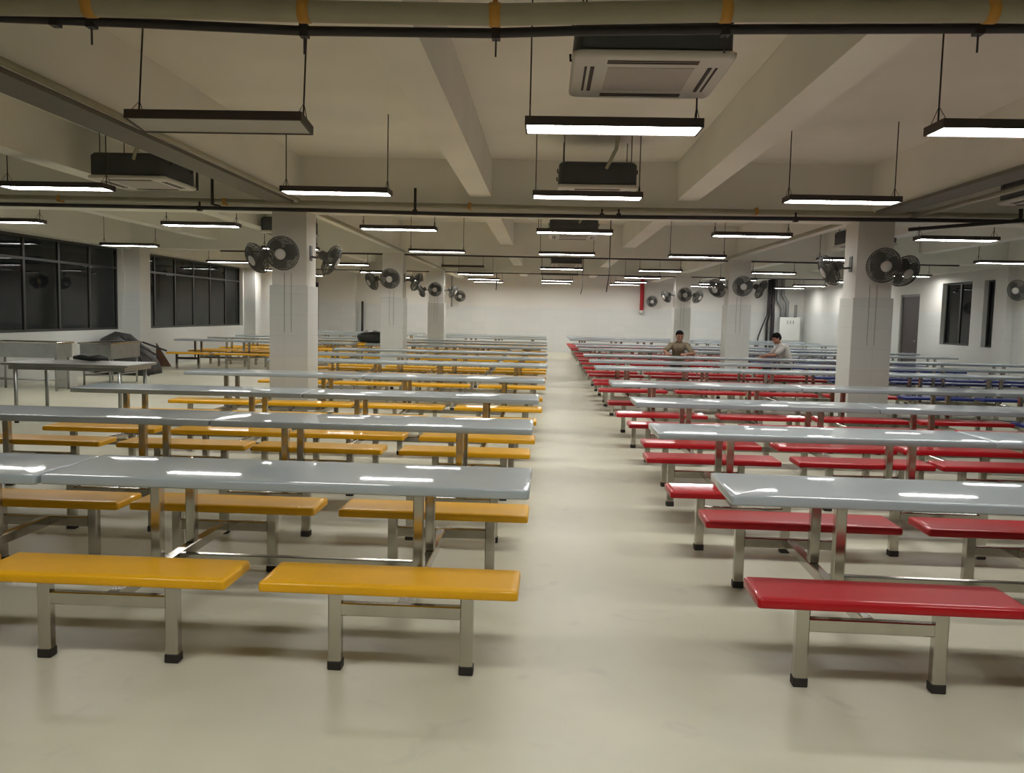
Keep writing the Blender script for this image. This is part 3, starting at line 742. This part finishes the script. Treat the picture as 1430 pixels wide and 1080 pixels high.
def person(loc, lab, J, shirt_m, fwd, hands):
    o = empty('person', loc); tag(o, lab, 'person')
    body = MB()
    capsule(body, J['pel'], J['waist'], .135, .125, 16); capsule(body, J['waist'], J['chest'], .125, .14, 16)
    capsule(body, J['shl'], J['shr'], .058, .058, 12); capsule(body, J['chest'], J['neck'], .12, .055, 14)
    capsule(body, J['neck'], J['head'], .054, .05, 12)
    P = head(body, J['head'], fwd, J.get('up', (0, 0, 1)))
    for sd in ('l', 'r'):
        capsule(body, J['sh'+sd], J['el'+sd], .052, .042); capsule(body, J['el'+sd], J['wr'+sd], .041, .027)
        capsule(body, J['hip'+sd], J['kn'+sd], .082, .056); capsule(body, J['kn'+sd], J['an'+sd], .054, .036)
        a = Vector(J['an'+sd]); ft = Vector(J['ft']); capsule(body, a+Vector((0, 0, -.035)), a+ft*.19+Vector((0, 0, -.045)), .038, .03, 10)
        hd, hs, hn, cu = hands[sd]; hand(body, J['wr'+sd], hd, hs, cu, hn)
    remeshed(body, 'body', M['skin'], o, .0075, 3)
    sh = MB(); e = .014
    capsule(sh, J['pel'], J['waist'], .135+e, .125+e, 16); capsule(sh, J['waist'], J['chest'], .125+e, .14+e, 16)
    capsule(sh, J['shl'], J['shr'], .058+e, .058+e, 12)
    ck = Vector(J['chest']).lerp(Vector(J['neck']), .75); capsule(sh, J['chest'], ck, .12+e, .075, 14)
    for sd in ('l', 'r'):
        m_ = Vector(J['sh'+sd]).lerp(Vector(J['el'+sd]), .72); capsule(sh, J['sh'+sd], m_, .052+e, .05+e)
    remeshed(sh, 'shirt', shirt_m, o, .012, 3)
    tr = MB()
    for sd in ('l', 'r'):
        capsule(tr, J['hip'+sd], J['kn'+sd], .082+e, .058+e); capsule(tr, J['kn'+sd], J['an'+sd], .056+e, .045+e)
    capsule(tr, J['hipl'], J['hipr'], .1+e, .1+e); capsule(tr, J['pel'], J['hipl'], .12+e, .09+e)
    remeshed(tr, 'trousers', M['trousers'], o, .013, 3)
    hr = MB()
    hr.sphere(P(-.02, 0, .05), .092, 16, 12); hr.sphere(P(.012, 0, .068), .074, 16, 10); hr.sphere(P(-.045, 0, .01), .072, 16, 10)
    remeshed(hr, 'hair', M['hair'], o, .009, 2)
    for q in (-1, 1): MB().sphere(P(.084, q*.03, .012), .011, 10, 8).build('eye', M['eye'], o)
    for q in (-1, 1): MB().tube([P(.092, q*.016, .03), P(.092, q*.044, .031)], .005, 6).build('eyebrow', M['hair'], o)
    return o
# man 1 faces the viewer, forearms on the table in front of him (table top 0.75 towards -Y)
J1 = dict(pel=(0, .04, .56), waist=(0, -.02, .74), chest=(0, -.09, .92), neck=(0, -.13, 1.075), head=(0, -.165, 1.17),
          shl=(-.165, -.1, .965), shr=(.165, -.1, .965), ell=(-.33, -.22, .83), elr=(.3, -.3, .80), wrl=(-.31, -.45, .80), wrr=(.1, -.5, .79),
          hipl=(-.1, .02, .535), hipr=(.1, .02, .535), knl=(-.15, -.4, .51), knr=(.14, -.4, .51), anl=(-.16, -.34, .09), anr=(.15, -.34, .09), ft=(0, -1, 0))
person((3.03, 19.38, 0), 'dark-haired man in a brown shirt seated facing the viewer, leaning on table', J1, M['shirt_brown'], (0, -1, -.12),
       dict(l=((-.05, -1, -.1), (1, 0, 0), (0, 0, -1), .4), r=((-.8, -.6, -.08), (0, 1, .3), (0, 0, -1), .4)))
# man 2 sits turned to the left, bent forward with both arms reaching down
J2 = dict(pel=(.12, 0, .56), waist=(.11, 0, .74), chest=(.03, 0, .93), neck=(-.05, 0, 1.06), head=(-.115, -.0, 1.165),
          shl=(.0, -.17, .98), shr=(.0, .17, .98), ell=(-.2, -.24, .80), elr=(-.2, .2, .80), wrl=(-.42, -.30, .80), wrr=(-.42, .1, .74),
          hipl=(.1, -.12, .535), hipr=(.1, .12, .535), knl=(-.28, -.235, .50), knr=(-.28, .235, .50), anl=(-.25, -.24, .09), anr=(-.25, .24, .09), ft=(-1, 0, 0))
person((5.33, 19.33, 0), 'dark-haired man in a pale grey shirt seated in profile, facing left', J2, M['shirt_grey'], (-1, -.1, -.35),
       dict(l=((-1, -.1, -.05), (0, 1, 0), (0, 0, -1), .4), r=((-1, -.1, -.1), (0, -1, 0), (0, 0, -1), .6)))

# ------------------------------------------------------------------ light outside, camera, view
w = bpy.data.worlds.new('night'); SC.world = w; w.use_nodes = True
w.node_tree.nodes['Background'].inputs['Color'].default_value = (.62, .68, .66, 1)
w.node_tree.nodes['Background'].inputs['Strength'].default_value = 0.01

cam = bpy.data.cameras.new('camera'); co = bpy.data.objects.new('camera', cam); COL.objects.link(co)
F, PITCH, YAW, ROLL, CAMH = 1186.0, .0846, .0369, .0227, 1.576
cam.sensor_fit = 'HORIZONTAL'; cam.sensor_width = 36.0; cam.lens = 36.0*F/1430.0
cam.clip_end = 200; cam.clip_start = .05
R = Matrix.Rotation(YAW, 4, 'Z') @ Matrix.Rotation(PI/2-PITCH, 4, 'X') @ Matrix.Rotation(ROLL, 4, 'Z')
co.matrix_world = Matrix.Translation((0, 0, CAMH)) @ R
SC.camera = co
SC.view_settings.view_transform = 'Standard'; SC.view_settings.look = 'None'
SC.view_settings.gamma = 1.0; SC.view_settings.use_curve_mapping = False
SC.view_settings.exposure = 0.0
SC.cycles.max_bounces = 8; SC.cycles.diffuse_bounces = 5; SC.cycles.glossy_bounces = 4; SC.cycles.transmission_bounces = 6
SC.cycles.sample_clamp_indirect = 6.0
